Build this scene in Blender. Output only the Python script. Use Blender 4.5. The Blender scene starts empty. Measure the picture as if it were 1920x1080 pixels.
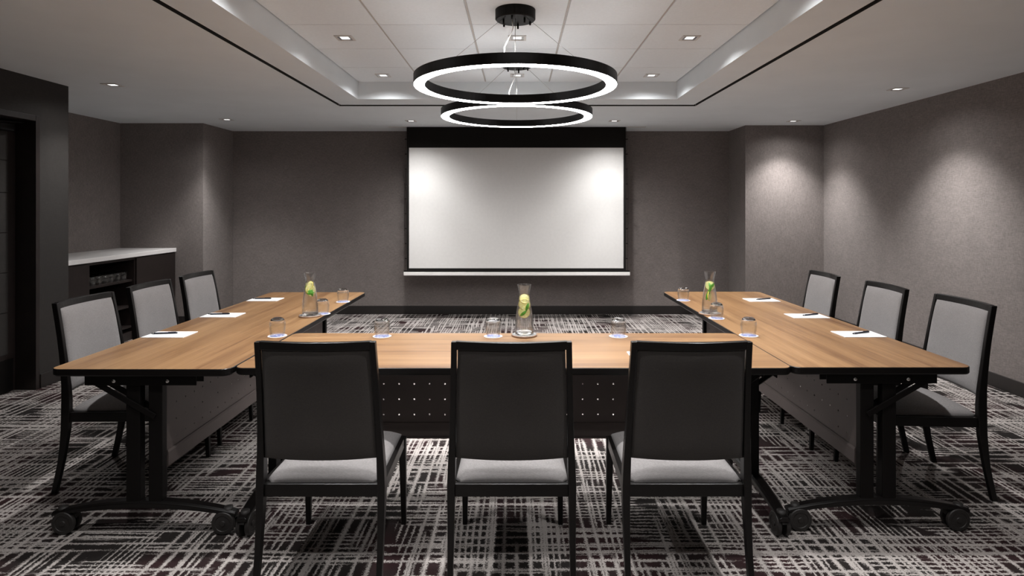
import bpy, bmesh, math, random
from mathutils import Vector, Matrix
random.seed(7)
PI = math.pi
S = bpy.context.scene
COL = S.collection

# ---------------------------------------------------------------- camera
FPX = 1134.0                     # focal length in pixels of the 1920 px wide frame
H = 1.443                        # eye height
cam_d = bpy.data.cameras.new('camera')
cam = bpy.data.objects.new('camera', cam_d); COL.objects.link(cam)
cam.location = (0, 0, H); cam.rotation_euler = (PI / 2, 0, 0)
cam_d.sensor_width = 36.0; cam_d.lens = FPX / 1920 * 36
cam_d.shift_x = -10 / 1920; cam_d.shift_y = -152 / 1920
cam_d.clip_start = 0.05
S.camera = cam

# ---------------------------------------------------------------- world, exposure
w = bpy.data.worlds.new('world'); S.world = w; w.use_nodes = True
w.node_tree.nodes['Background'].inputs[0].default_value = (0.5, 0.48, 0.46, 1)
w.node_tree.nodes['Background'].inputs[1].default_value = 0.0
S.view_settings.view_transform = 'Standard'
S.view_settings.look = 'None'
S.view_settings.gamma = 1.0
S.view_settings.use_curve_mapping = False
S.view_settings.exposure = 0.68
RING_DOWN = 27.0                 # emission of the pendant rings, underside / upper side
RING_UP = 3.6

# ---------------------------------------------------------------- node helpers
def new_mat(name):
    m = bpy.data.materials.new(name); m.use_nodes = True
    nt = m.node_tree; b = nt.nodes['Principled BSDF']
    return m, nt, b

def N(nt, typ, ins=None, **props):
    n = nt.nodes.new(typ)
    for k, v in props.items(): setattr(n, k, v)
    for k, v in (ins or {}).items():
        if isinstance(v, bpy.types.NodeSocket): nt.links.new(v, n.inputs[k])
        else: n.inputs[k].default_value = v
    return n

def math_n(nt, op, a, b=None, clamp=False):
    n = nt.nodes.new('ShaderNodeMath'); n.operation = op; n.use_clamp = clamp
    for i, v in enumerate((a, b)):
        if v is None: continue
        if isinstance(v, bpy.types.NodeSocket): nt.links.new(v, n.inputs[i])
        else: n.inputs[i].default_value = v
    return n.outputs[0]

def mixc(nt, f, a, b):
    n = nt.nodes.new('ShaderNodeMix'); n.data_type = 'RGBA'
    for i, v in ((0, f), (6, a), (7, b)):
        if isinstance(v, bpy.types.NodeSocket): nt.links.new(v, n.inputs[i])
        else: n.inputs[i].default_value = v if i == 0 else (*v, 1) if len(v) == 3 else v
    return n.outputs[2]

def coord(nt, scale=(1, 1, 1), off=(0, 0, 0), vec=None):
    if vec is None:
        vec = nt.nodes.new('ShaderNodeTexCoord').outputs['Object']
    return N(nt, 'ShaderNodeMapping', {'Vector': vec, 'Scale': scale, 'Location': off}).outputs[0]

def noise(nt, vec, scale, detail=2, rough=0.5):
    return N(nt, 'ShaderNodeTexNoise', {'Vector': vec, 'Scale': scale, 'Detail': detail, 'Roughness': rough}).outputs['Fac']

def bump(nt, b, h, strength, dist):
    n = N(nt, 'ShaderNodeBump', {'Height': h, 'Strength': strength, 'Distance': dist})
    nt.links.new(n.outputs[0], b.inputs['Normal'])

def plain(name, col, rough=0.5, metal=0.0, spec=0.5, var=0.0, vscale=30, coat=0.0):
    m, nt, b = new_mat(name)
    b.inputs['Roughness'].default_value = rough
    b.inputs['Metallic'].default_value = metal
    b.inputs['Specular IOR Level'].default_value = spec
    b.inputs['Coat Weight'].default_value = coat
    n = noise(nt, coord(nt), vscale, 3)
    v = max(var, 0.02)
    f = N(nt, 'ShaderNodeMapRange', {'Value': n, 'From Min': .3, 'From Max': .7, 'To Min': 0, 'To Max': 1}).outputs[0]
    c = mixc(nt, f, tuple(x * (1 - v) for x in col), tuple(min(1, x * (1 + v)) for x in col))
    nt.links.new(c, b.inputs['Base Color'])
    return m

def weave(name, col, var=0.25, sc=420, lowvar=0.06, rough=0.9, bstr=0.25):
    """woven cloth: crossed stretched noises in the two thread directions"""
    m, nt, b = new_mat(name)
    tc = nt.nodes.new('ShaderNodeTexCoord').outputs['Object']
    a = noise(nt, coord(nt, (sc * .12, sc * .12, sc), vec=tc), 1.0, 2)
    c = noise(nt, coord(nt, (sc, sc, sc * .12), vec=tc), 1.0, 2)
    s = math_n(nt, 'MULTIPLY', math_n(nt, 'ADD', a, c), .5)
    f = N(nt, 'ShaderNodeMapRange', {'Value': s, 'From Min': .38, 'From Max': .62, 'To Min': 1 - var, 'To Max': 1 + var}).outputs[0]
    lo = noise(nt, coord(nt, vec=tc), 7.0, 3)
    g = N(nt, 'ShaderNodeMapRange', {'Value': lo, 'From Min': .3, 'From Max': .7, 'To Min': 1 - lowvar, 'To Max': 1 + lowvar}).outputs[0]
    k = math_n(nt, 'MULTIPLY', f, g)
    v = N(nt, 'ShaderNodeVectorMath', {0: (col[0], col[1], col[2])}, operation='SCALE')
    nt.links.new(k, v.inputs['Scale'])
    nt.links.new(v.outputs[0], b.inputs['Base Color'])
    b.inputs['Roughness'].default_value = rough
    b.inputs['Specular IOR Level'].default_value = 0.2
    b.inputs['Sheen Weight'].default_value = 0.08
    bump(nt, b, s, bstr, 0.002)
    return m

def emit(name, col, strength):
    m = bpy.data.materials.new(name); m.use_nodes = True
    nt = m.node_tree; nt.nodes.clear()
    e = N(nt, 'ShaderNodeEmission', {'Color': (*col, 1), 'Strength': strength})
    o = nt.nodes.new('ShaderNodeOutputMaterial'); nt.links.new(e.outputs[0], o.inputs[0])
    return m

def glass_mat(name, col=(1, 1, 1), ior=1.45, rough=0.0):
    m, nt, b = new_mat(name)
    b.inputs['Base Color'].default_value = (*col, 1)
    b.inputs['Transmission Weight'].default_value = 1.0
    b.inputs['IOR'].default_value = ior
    b.inputs['Roughness'].default_value = rough
    return m

# ---------------------------------------------------------------- materials
WARM = (1.0, 0.985, 0.975)
M = {}
M['wallcloth'] = weave('grey_brown_wallcovering', (0.205, 0.180, 0.170), .22, 260, .05)
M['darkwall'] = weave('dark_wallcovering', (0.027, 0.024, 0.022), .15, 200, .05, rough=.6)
M['plaster'] = plain('ceiling_paint', (0.80, 0.845, 0.875), .85, var=.015, vscale=3, spec=.2)
M['tile'] = plain('ceiling_tile_white', (0.83, 0.87, 0.90), .9, var=.02, vscale=60, spec=.2)
M['tgrid'] = plain('ceiling_grid_metal', (0.5, 0.47, 0.45), .6)
M['gap'] = plain('shadow_gap_black', (0.01, 0.009, 0.008), .8)
M['base'] = plain('black_rubber_baseboard', (0.018, 0.015, 0.014), .45)
M['black'] = plain('black_powder_coat', (0.005, 0.0042, 0.004), .5, spec=.14)
M['lacquer'] = plain('black_lacquered_wood', (0.005, 0.0042, 0.004), .34, spec=.26)
M['rubber'] = plain('black_rubber', (0.02, 0.018, 0.017), .6)
M['wheelgrey'] = plain('caster_grey_plastic', (0.018, 0.016, 0.015), .5)
M['panel'] = plain('perforated_steel_dark', (0.12, 0.098, 0.092), .5, spec=.35)
M['chrome'] = plain('chrome_steel', (0.75, 0.74, 0.72), .18, metal=1)
M['wire'] = plain('steel_cable', (0.35, 0.34, 0.33), .35, metal=1)
M['cord'] = plain('pale_power_cord', (0.85, 0.84, 0.82), .4)
M['fabric'] = weave('grey_chair_fabric', (0.198, 0.188, 0.187), .16, 900, .05)
M['fabric_shaded'] = weave('shaded_chair_back_fabric', (0.052, 0.047, 0.044), .12, 900, .04)  # same grey cloth, darkened to paint in the shade on the chair backs
M['screen'] = plain('projection_screen_white', (0.70, 0.69, 0.675), .8, spec=.1, var=.005)
M['screenblk'] = plain('projection_screen_black', (0.012, 0.011, 0.010), .85, spec=.1)
M['white'] = plain('white_enamel', (0.82, 0.80, 0.78), .35)
M['counter'] = plain('white_quartz', (0.76, 0.74, 0.73), .3, var=.03, vscale=120)
M['darkwood'] = plain('dark_espresso_wood', (0.016, 0.011, 0.010), .4, var=.2, vscale=12)
M['cabin'] = plain('cabinet_inside_black', (0.008, 0.006, 0.006), .5)
M['paper'] = plain('white_paper', (0.86, 0.86, 0.87), .7, var=.01)
M['pen'] = plain('navy_black_pen_plastic', (0.012, 0.015, 0.025), .25)
M['trim'] = plain('satin_trim_grey', (0.62, 0.60, 0.58), .45)
M['reflector'] = plain('silver_reflector', (0.85, 0.84, 0.83), .25, metal=1)
M['glass'] = glass_mat('clear_glass')
def thin_glass(name, refr=0.0, ior=1.45):
    """thin clear wall: lets light straight through, mirrors it at grazing angles"""
    m = bpy.data.materials.new(name); m.use_nodes = True
    nt = m.node_tree; nt.nodes.clear()
    o = nt.nodes.new('ShaderNodeOutputMaterial')
    tr = N(nt, 'ShaderNodeBsdfTransparent', {'Color': (.985, .99, .99, 1)})
    gl = N(nt, 'ShaderNodeBsdfGlossy', {'Color': (1, 1, 1, 1), 'Roughness': .01})
    lw = nt.nodes.new('ShaderNodeLayerWeight'); lw.inputs[0].default_value = .5
    fr = N(nt, 'ShaderNodeMath', {0: math_n(nt, 'POWER', lw.outputs['Facing'], 3.0), 1: .62}, operation='MULTIPLY')
    fr = N(nt, 'ShaderNodeMath', {0: fr.outputs[0], 1: .045}, operation='ADD')
    base = tr.outputs[0]
    if refr:
        g2 = N(nt, 'ShaderNodeBsdfGlass', {'IOR': ior, 'Roughness': 0.0})
        mm = nt.nodes.new('ShaderNodeMixShader'); mm.inputs[0].default_value = refr
        nt.links.new(tr.outputs[0], mm.inputs[1]); nt.links.new(g2.outputs[0], mm.inputs[2]); base = mm.outputs[0]
    mx = nt.nodes.new('ShaderNodeMixShader')
    nt.links.new(fr.outputs[0], mx.inputs[0]); nt.links.new(base, mx.inputs[1]); nt.links.new(gl.outputs[0], mx.inputs[2])
    nt.links.new(mx.outputs[0], o.inputs[0])
    return m
M['thinglass'] = thin_glass('thin_clear_glass', .14, 1.3)
M['water'] = thin_glass('water', .25, 1.2)
M['rind'] = plain('lemon_rind', (0.90, 0.72, 0.06), .4)
M['pith'] = plain('lemon_pith', (0.92, 0.88, 0.62), .5)
M['leaf'] = plain('mint_leaf_green', (0.14, 0.45, 0.05), .45, var=.35, vscale=160)
M['lensglow'] = emit('downlight_lens_glow', (1, .97, .95), 1.2)
M['ringglow'] = emit('ring_diffuser_glow', WARM, RING_DOWN)
M['ringupglow'] = emit('ring_upper_glow', WARM, RING_UP)

def lemon_flesh():
    m, nt, b = new_mat('lemon_flesh')
    tc = nt.nodes.new('ShaderNodeTexCoord').outputs['Object']
    sep = N(nt, 'ShaderNodeSeparateXYZ', {0: tc})
    ang = math_n(nt, 'ARCTAN2', sep.outputs[0], sep.outputs[1])
    s = math_n(nt, 'ABSOLUTE', math_n(nt, 'SINE', math_n(nt, 'MULTIPLY', ang, 4.5)))
    f = math_n(nt, 'GREATER_THAN', s, .22)
    nt.links.new(mixc(nt, f, (.95, .93, .70), (.92, .86, .34)), b.inputs['Base Color'])
    b.inputs['Roughness'].default_value = .35
    return m
M['flesh'] = lemon_flesh()

def wood():
    m, nt, b = new_mat('light_walnut_laminate')
    tc = nt.nodes.new('ShaderNodeTexCoord').outputs['Object']
    w1 = noise(nt, coord(nt, (14, .55, 1), vec=tc), 1.0, 4, .55)
    w2 = noise(nt, coord(nt, (75, 1.6, 1), (3, 1, 0), vec=tc), 1.0, 3, .6)
    w3 = noise(nt, coord(nt, (300, 6, 1), (1, 5, 0), vec=tc), 1.0, 2, .5)
    w4 = noise(nt, coord(nt, (4.0, .35, 1), (8, 5, 0), vec=tc), 1.0, 1, .5)
    s = math_n(nt, 'ADD', math_n(nt, 'MULTIPLY', w1, .38), math_n(nt, 'MULTIPLY', w2, .30))
    s = math_n(nt, 'ADD', s, math_n(nt, 'MULTIPLY', w3, .12))
    s = math_n(nt, 'ADD', s, math_n(nt, 'MULTIPLY', w4, .20))
    r = nt.nodes.new('ShaderNodeValToRGB'); nt.links.new(s, r.inputs[0])
    r.color_ramp.elements[0].position = .39; r.color_ramp.elements[0].color = (.128, .059, .023, 1)
    r.color_ramp.elements[1].position = .61; r.color_ramp.elements[1].color = (.295, .168, .077, 1)
    e = r.color_ramp.elements.new(.50); e.color = (.224, .121, .052, 1)
    nt.links.new(r.outputs[0], b.inputs['Base Color'])
    b.inputs['Roughness'].default_value = .37
    b.inputs['Specular IOR Level'].default_value = .55
    bump(nt, b, w2, .05, .001)
    return m
M['wood'] = wood()

def carpet():
    m, nt, b = new_mat('crosshatch_carpet')
    tc = nt.nodes.new('ShaderNodeTexCoord').outputs['Object']
    wob = N(nt, 'ShaderNodeTexNoise', {'Vector': tc, 'Scale': 95.0, 'Detail': 2.0})
    wv = N(nt, 'ShaderNodeVectorMath', {0: wob.outputs['Color'], 1: (.5, .5, .5)}, operation='SUBTRACT')
    wv2 = N(nt, 'ShaderNodeVectorMath', {0: wv.outputs[0]}, operation='SCALE'); wv2.inputs['Scale'].default_value = .020
    p = N(nt, 'ShaderNodeVectorMath', {0: tc, 1: wv2.outputs[0]}, operation='ADD').outputs[0]
    wmod = noise(nt, coord(nt, (5, 5, 1), vec=tc), 1.0, 2)
    dens = N(nt, 'ShaderNodeMapRange', {'Value': wmod, 'From Min': .35, 'From Max': .65, 'To Min': .75, 'To Max': 1.25}).outputs[0]
    sp = N(nt, 'ShaderNodeSeparateXYZ', {0: p})
    grit = math_n(nt, 'MULTIPLY', math_n(nt, 'SUBTRACT', noise(nt, tc, 190, 2, .6), .52), .55)
    def lines(ax, freq, warp, wsc, off, wdt, gsc, gate):
        # threads running along one axis: spacing drifts slowly, each thread starts and stops
        n = noise(nt, coord(nt, wsc, off, vec=tc), 1.0, 1)
        t_ = math_n(nt, 'ADD', math_n(nt, 'MULTIPLY', sp.outputs[ax], freq), math_n(nt, 'MULTIPLY', n, warp))
        d = math_n(nt, 'ABSOLUTE', math_n(nt, 'SUBTRACT', math_n(nt, 'FRACT', t_), .5))
        th = math_n(nt, 'ADD', math_n(nt, 'MULTIPLY', dens, wdt), grit)
        q = N(nt, 'ShaderNodeMapRange', {'Value': math_n(nt, 'SUBTRACT', d, th), 'From Min': -.06, 'From Max': .06, 'To Min': 1, 'To Max': 0}, clamp=True).outputs[0]
        gn = noise(nt, coord(nt, gsc, off, vec=p), 1.0, 0)
        gm = N(nt, 'ShaderNodeMapRange', {'Value': gn, 'From Min': gate - .02, 'From Max': gate + .02, 'To Min': 0, 'To Max': 1}, clamp=True).outputs[0]
        return math_n(nt, 'MULTIPLY', q, gm)
    a = lines(0, 17, 1.3, (4.5, .6, 1), (3, 1, .3), .135, (8, 1.5, 1), .44)
    a2 = lines(0, 36, 2.4, (3.5, 1.3, 1), (9, 4, 5.3), .17, (9, 3.0, 1), .52)
    c = lines(1, 17, 1.3, (.6, 4.5, 1), (7, 3, 1.3), .135, (1.5, 8, 1), .44)
    c2 = lines(1, 36, 2.4, (1.3, 3.5, 1), (2, 5, 4.3), .17, (3.0, 9, 1), .52)
    u = math_n(nt, 'MAXIMUM', a, c)
    u = math_n(nt, 'MAXIMUM', u, a2)
    u = math_n(nt, 'MAXIMUM', u, c2)
    fib = noise(nt, tc, 420, 2)
    fr = N(nt, 'ShaderNodeMapRange', {'Value': fib, 'From Min': .35, 'From Max': .65, 'To Min': .62, 'To Max': 1.25}).outputs[0]
    red = noise(nt, coord(nt, vec=tc), 2.2, 1)
    rf = N(nt, 'ShaderNodeMapRange', {'Value': red, 'From Min': .45, 'From Max': .6, 'To Min': 0, 'To Max': 1}).outputs[0]
    dark = mixc(nt, rf, (.020, .017, .016), (.028, .014, .015))
    col = mixc(nt, u, dark, (.43, .395, .375))
    v = N(nt, 'ShaderNodeVectorMath', {0: col}, operation='SCALE'); nt.links.new(fr, v.inputs['Scale'])
    nt.links.new(v.outputs[0], b.inputs['Base Color'])
    b.inputs['Roughness'].default_value = .95
    b.inputs['Specular IOR Level'].default_value = .1
    hh = math_n(nt, 'ADD', math_n(nt, 'MULTIPLY', u, .5), fib)
    bump(nt, b, hh, .5, .004)
    return m
M['carpet'] = carpet()

def coaster_mat():
    m, nt, b = new_mat('paper_coaster_blue_print')
    tc = nt.nodes.new('ShaderNodeTexCoord').outputs['Object']
    sep = N(nt, 'ShaderNodeSeparateXYZ', {0: tc})
    r = math_n(nt, 'SQRT', math_n(nt, 'ADD', math_n(nt, 'POWER', math_n(nt, 'ABSOLUTE', sep.outputs[0]), 2), math_n(nt, 'POWER', math_n(nt, 'ABSOLUTE', sep.outputs[1]), 2)))
    inside = math_n(nt, 'LESS_THAN', r, .041)
    n = noise(nt, coord(nt, (60, 60, 60), vec=tc), 1.0, 1)
    f = N(nt, 'ShaderNodeMapRange', {'Value': n, 'From Min': .42, 'From Max': .55, 'To Min': .35, 'To Max': 1}).outputs[0]
    f = math_n(nt, 'MULTIPLY', f, inside)
    nt.links.new(mixc(nt, f, (.68, .68, .73), (.15, .20, .52)), b.inputs['Base Color'])
    b.inputs['Roughness'].default_value = .7
    return m
M['coaster'] = coaster_mat()

# ---------------------------------------------------------------- mesh helpers
def add_box(bm, lo, hi, mi=0):
    x0, y0, z0 = lo; x1, y1, z1 = hi
    v = [bm.verts.new(p) for p in ((x0, y0, z0), (x1, y0, z0), (x1, y1, z0), (x0, y1, z0), (x0, y0, z1), (x1, y0, z1), (x1, y1, z1), (x0, y1, z1))]
    for f in ((0, 3, 2, 1), (4, 5, 6, 7), (0, 1, 5, 4), (1, 2, 6, 5), (2, 3, 7, 6), (3, 0, 4, 7)):
        bm.faces.new([v[i] for i in f]).material_index = mi

def add_rings(bm, rings, cap=True, closed=True, mi=0, smooth=False):
    """loft through equal-length loops of points"""
    vr = [[bm.verts.new(p) for p in r] for r in rings]
    n = len(vr[0])
    for a, b_ in zip(vr, vr[1:]):
        for i in range(n if closed else n - 1):
            f = bm.faces.new((a[i], a[(i + 1) % n], b_[(i + 1) % n], b_[i])); f.material_index = mi; f.smooth = smooth
    if cap:
        f = bm.faces.new(vr[0][::-1]); f.material_index = mi
        f = bm.faces.new(vr[-1]); f.material_index = mi
    return vr

def add_lathe(bm, prof, seg=32, mi=0, cx=0, cy=0, smooth=True):
    """prof: (r, z) list; r may be 0 at the ends"""
    prev = None
    for (r, z) in prof:
        if r < 1e-6: cur = [bm.verts.new((cx, cy, z))]
        else: cur = [bm.verts.new((cx + r * math.cos(2 * PI * i / seg), cy + r * math.sin(2 * PI * i / seg), z)) for i in range(seg)]
        if prev is not None:
            for i in range(seg):
                j = (i + 1) % seg
                if len(prev) == 1 and len(cur) == 1: continue
                if len(prev) == 1: f = bm.faces.new((prev[0], cur[j], cur[i]))
                elif len(cur) == 1: f = bm.faces.new((prev[i], prev[j], cur[0]))
                else: f = bm.faces.new((prev[i], prev[j], cur[j], cur[i]))
                f.material_index = mi; f.smooth = smooth
        prev = cur

def add_tube(bm, pts, r, seg=8, mi=0):
    pts = [Vector(p) for p in pts]
    rings = []
    for i, p in enumerate(pts):
        d = (pts[min(i + 1, len(pts) - 1)] - pts[max(i - 1, 0)]).normalized()
        up = Vector((0, 0, 1)) if abs(d.z) < .95 else Vector((1, 0, 0))
        s = d.cross(up).normalized(); t = s.cross(d)
        rr = r[i] if isinstance(r, (list, tuple)) else r
        rings.append([p + s * rr * math.cos(2 * PI * k / seg) + t * rr * math.sin(2 * PI * k / seg) for k in range(seg)])
    add_rings(bm, rings, mi=mi, smooth=True)

def add_beam(bm, a, b, side, w, t, mi=0):
    """rectangular bar from a to b, w along 'side', t across"""
    a = Vector(a); b = Vector(b); d = (b - a).normalized()
    s = Vector(side).normalized(); u = d.cross(s).normalized()
    q = [(-w / 2, -t / 2), (w / 2, -t / 2), (w / 2, t / 2), (-w / 2, t / 2)]
    add_rings(bm, [[p + s * x + u * y for x, y in q] for p in (a, b)], mi=mi)

def obj(name, bm, mats, parent=None, bevel=0, seg=2, smooth_all=False, recalc=True):
    me = bpy.data.meshes.new(name)
    if recalc: bmesh.ops.recalc_face_normals(bm, faces=bm.faces[:])
    if smooth_all:
        for f in bm.faces: f.smooth = True
    bm.to_mesh(me); bm.free()
    for mm in (mats if isinstance(mats, (list, tuple)) else [mats]): me.materials.append(mm)
    o = bpy.data.objects.new(name, me); COL.objects.link(o)
    if parent is not None: o.parent = parent
    if bevel:
        md = o.modifiers.new('bevel', 'BEVEL'); md.width = bevel; md.segments = seg; md.limit_method = 'ANGLE'; md.angle_limit = math.radians(35)
        md.harden_normals = False
    return o

def tag(o, label, cat, group=None, kind=None):
    o['label'] = label; o['category'] = cat
    if group: o['group'] = group
    if kind: o['kind'] = kind
    return o

def thing(name, label, cat, loc=(0, 0, 0), rz=0, group=None):
    o = bpy.data.objects.new(name, None); COL.objects.link(o)
    o.location = loc; o.rotation_euler = (0, 0, rz); o.empty_display_size = .1
    return tag(o, label, cat, group)

def struct(name, boxes, m, parent=None, bevel=0):
    bm = bmesh.new()
    for b_ in boxes: add_box(bm, b_[0], b_[1], b_[2] if len(b_) > 2 else 0)
    o = obj(name, bm, m, parent, bevel)
    if parent is None: o['kind'] = 'structure'
    return o

def dup(root, loc, rz, label, group=None):
    r = root.copy(); COL.objects.link(r); r.location = loc; r.rotation_euler = (0, 0, rz)
    r['label'] = label
    if group: r['group'] = group
    for ch in list(root.children):
        c = ch.copy(); COL.objects.link(c); c.parent = r
        for g in list(ch.children):
            d = g.copy(); COL.objects.link(d); d.parent = c
    return r

# ================================================================ THE ROOM
ZC = 2.463                 # lower ceiling
ZT = 2.640                 # tile ceiling in the tray
YB, XR, XL = 8.15, 3.83, -3.83
YF = -2.2                  # wall behind the camera
struct('floor', [((-5.0, YF, -.06), (XR + .1, YB + .1, 0))], M['carpet'])
struct('wall_back', [((-3.83, YB, 0), (2.85, YB + .1, 2.8))], M['wallcloth'])
struct('wall_back_right', [((2.85, 7.56, 0), (XR + .1, YB + .1, 2.8))], M['wallcloth'])
struct('wall_right', [((XR, YF, 0), (XR + .1, 7.56, 2.8))], M['wallcloth'])
struct('wall_back_left', [((-4.94, 7.37, 0), (XL, YB + .1, 2.8))], M['wallcloth'])
struct('wall_niche', [((-4.94, 5.12, 0), (-4.84, 7.37, 2.8))], M['wallcloth'])
DY0, DY1, DZ = 3.88, 4.81, 2.165
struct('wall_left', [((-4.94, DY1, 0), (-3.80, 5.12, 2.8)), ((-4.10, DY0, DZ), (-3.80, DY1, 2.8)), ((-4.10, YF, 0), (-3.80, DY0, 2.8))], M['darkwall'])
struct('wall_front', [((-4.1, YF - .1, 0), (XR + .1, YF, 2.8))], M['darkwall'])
# baseboards
bh, bt = .112, .014
struct('baseboard_back', [((-3.83, YB - bt, 0), (2.85, YB, bh))], M['base'], bevel=.003)
struct('baseboard_back_right', [((2.85 - bt, 7.56 - bt, 0), (XR, 7.56, bh)), ((2.85 - bt, 7.56, 0), (2.85, YB - bt, bh))], M['base'], bevel=.003)
struct('baseboard_right', [((XR - bt, YF, 0), (XR, 7.56 - bt, bh))], M['base'], bevel=.003)
struct('baseboard_back_left', [((-3.83, 7.37, 0), (-3.83 + bt, YB - bt, bh)), ((-4.15, 7.37 - bt, 0), (-3.83 + bt, 7.37, bh))], M['base'], bevel=.003)
struct('baseboard_left', [((-3.8, DY1, 0), (-3.8 + .012, 5.12, bh)), ((-3.8, YF, 0), (-3.8 + .012, DY0, bh))], M['base'], bevel=.003)
# lower ceiling with the rectangular opening
OX, OY1, OY0 = 1.803, 6.125, -.9
bm = bmesh.new()
xs = (-5.0, -OX, OX, XR + .1); ys = (YF - .1, OY0, OY1, YB + .1)
for i in range(3):
    for j in range(3):
        if i == 1 and j == 1: continue
        add_box(bm, (xs[i], ys[j], ZC), (xs[i + 1], ys[j + 1], ZC + .05))
bmesh.ops.remove_doubles(bm, verts=bm.verts[:], dist=1e-4)
dd = {}
for f in bm.faces: dd.setdefault(tuple(round(c, 3) for c in f.calc_center_median()), []).append(f)
bmesh.ops.delete(bm, geom=[f for fs in dd.values() if len(fs) > 1 for f in fs], context='FACES_ONLY')
o = obj('ceiling', bm, M['plaster']); o['kind'] = 'structure'
# tray border: soffit band, upright faces, shadow gap
g = .020
TX, TY1, TY0 = 1.525, 5.785, -.6
bx_, by1, by0 = OX - g, OY1 - g, OY0 + g
zb = 2.474
struct('trim_1', [((-bx_, by0, zb), (-TX, by1, ZT + .04)), ((TX, by0, zb), (bx_, by1, ZT + .04)),
                  ((-TX, TY1, zb), (TX, by1, ZT + .04)), ((-TX, by0, zb), (TX, TY0, ZT + .04))], M['plaster'])
zg = 2.5
struct('trim_2', [((-OX - .01, by0 - g, zg + .013), (-bx_ + .002, by1 + g, zg + .03)), ((bx_ - .002, by0 - g, zg + .013), (OX + .01, by1 + g, zg + .03)),
                  ((-bx_, by1 - .002, zg + .013), (bx_, OY1 + .01, zg + .03)), ((-bx_, OY0 - .01, zg + .013), (bx_, by0 + .002, zg + .03)),
                  ((-OX - .001, by0, ZC + .001), (-OX + .002, by1, zg + .013)), ((OX - .002, by0, ZC + .001), (OX + .001, by1, zg + .013)),
                  ((-OX, OY1 - .002, ZC + .001), (OX, OY1 + .001, zg + .013)),
                  ((-bx_ - .002, by0, zb + .002), (-bx_, by1, zg + .013)), ((bx_, by0, zb + .002), (bx_ + .002, by1, zg + .013)),
                  ((-bx_, by1, zb + .002), (bx_, by1 + .002, zg + .013))], M['gap'])
# tile ceiling: bevelled tiles and the grid of tees they hang in
bm = bmesh.new()
ts = .61
ycuts = [5.80 - ts * k for k in range(0, 12)]
xc = [-1.525 + .61 * k for k in range(6)]
for yi in range(len(ycuts) - 1):
    for xi in range(5):
        y1, y0 = ycuts[yi], ycuts[yi + 1]
        if yi == 0: y1 = TY1 + .008
        add_box(bm, (xc[xi] + .007, y0 + .004, ZT), (xc[xi + 1] - .007, y1 - .004, ZT + .02))
o = obj('ceiling_tiles', bm, M['tile'], bevel=.002, seg=1); o['kind'] = 'structure'
bm = bmesh.new()
for xi in range(1, 5): add_box(bm, (xc[xi] - .0055, TY0, ZT + .003), (xc[xi] + .0055, TY1, ZT + .02))
for y in ycuts[1:]: add_box(bm, (-TX, y - .0025, ZT + .006), (TX, y + .0025, ZT + .021))
add_box(bm, (-TX, TY0, ZT + .022), (TX, TY1, ZT + .04), 0)
o = obj('ceiling_grid', bm, M['tgrid']); o['kind'] = 'structure'

# door in the left wall
door = struct('door_1', [((-4.0, DY0 + .045, .008), (-3.955, DY1 - .045, DZ - .05))], M['darkwood'], bevel=.002); door['kind'] = 'structure'
bm = bmesh.new()
y = DY0 + .045
for z0, z1 in ((.30, .62), (.626, .93), (.936, 1.24), (1.246, 1.55), (1.556, 1.80), (1.806, 2.08)):
    add_box(bm, (-3.956, DY0 + .10, z0), (-3.949, DY1 - .12, z1))
obj('door_panel', bm, M['darkwall'], door, .002)
bm = bmesh.new(); add_box(bm, (-3.956, DY0 + .07, .01), (-3.951, DY1 - .07, .26)); obj('kick_plate', bm, M['black'], door, .001)
bm = bmesh.new()
add_box(bm, (-4.02, DY0, 0), (-3.80, DY0 + .04, DZ)); add_box(bm, (-4.02, DY1 - .04, 0), (-3.80 + .004, DY1 - .0, DZ)); add_box(bm, (-4.02, DY0 + .04, DZ - .045), (-3.8 + .004, DY1 - .04, DZ))
obj('door_frame', bm, M['darkwood'], door, .003)
bm = bmesh.new(); add_box(bm, (-3.955, DY1 - .42, 2.03), (-3.90, DY1 - .12, 2.085)); add_beam(bm, (-3.91, DY1 - .30, 2.09), (-3.88, DY1 - .06, 2.105), (0, 0, 1), .012, .02)
obj('door_closer', bm, M['black'], door, .004)
bm = bmesh.new(); add_tube(bm, [(-3.955, DY0 + .12, 1.02), (-3.90, DY0 + .12, 1.02), (-3.90, DY0 + .24, 1.02)], .009); obj('door_handle', bm, M['chrome'], door)

# ================================================================ PROJECTION SCREEN
YS = 7.71
def px(x, y, Y): return ((x - 970) * Y / FPX, H - (y - 388) * Y / FPX)
x0, _ = px(762.5, 0, YS); x1, _ = px(1173.5, 0, YS)
xw0, zw1 = px(767, 277, YS); xw1, zw0 = px(1169, 503, YS)
t = thing('projection_screen', 'lowered white projection screen with black borders hanging before the back wall', 'projector screen', (0, YS, 0))
bm = bmesh.new(); add_box(bm, (x0, 0, zw0 - .045), (x1, .003, ZC)); obj('black_border', bm, M['screenblk'], t)['label'] = 'black fabric border and drop'
bm = bmesh.new(); add_box(bm, (xw0, -.0012, zw0), (xw1, 0, zw1)); obj('screen_surface', bm, M['screen'], t)['label'] = 'white viewing surface'
xb0, zb1 = px(757, 510, YS); xb1, zb0 = px(1181, 516.5, YS)
bm = bmesh.new(); add_box(bm, (xb0, -.014, zb0), (xb1, .018, zb1)); obj('bottom_bar', bm, M['white'], t, .004)['label'] = 'white weighted bottom bar'
bm = bmesh.new(); add_box(bm, (xb0 + .004, -.006, zb1), (xb1 - .004, .01, zb1 + .022)); obj('bar_sleeve', bm, M['screenblk'], t, .002)
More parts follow.
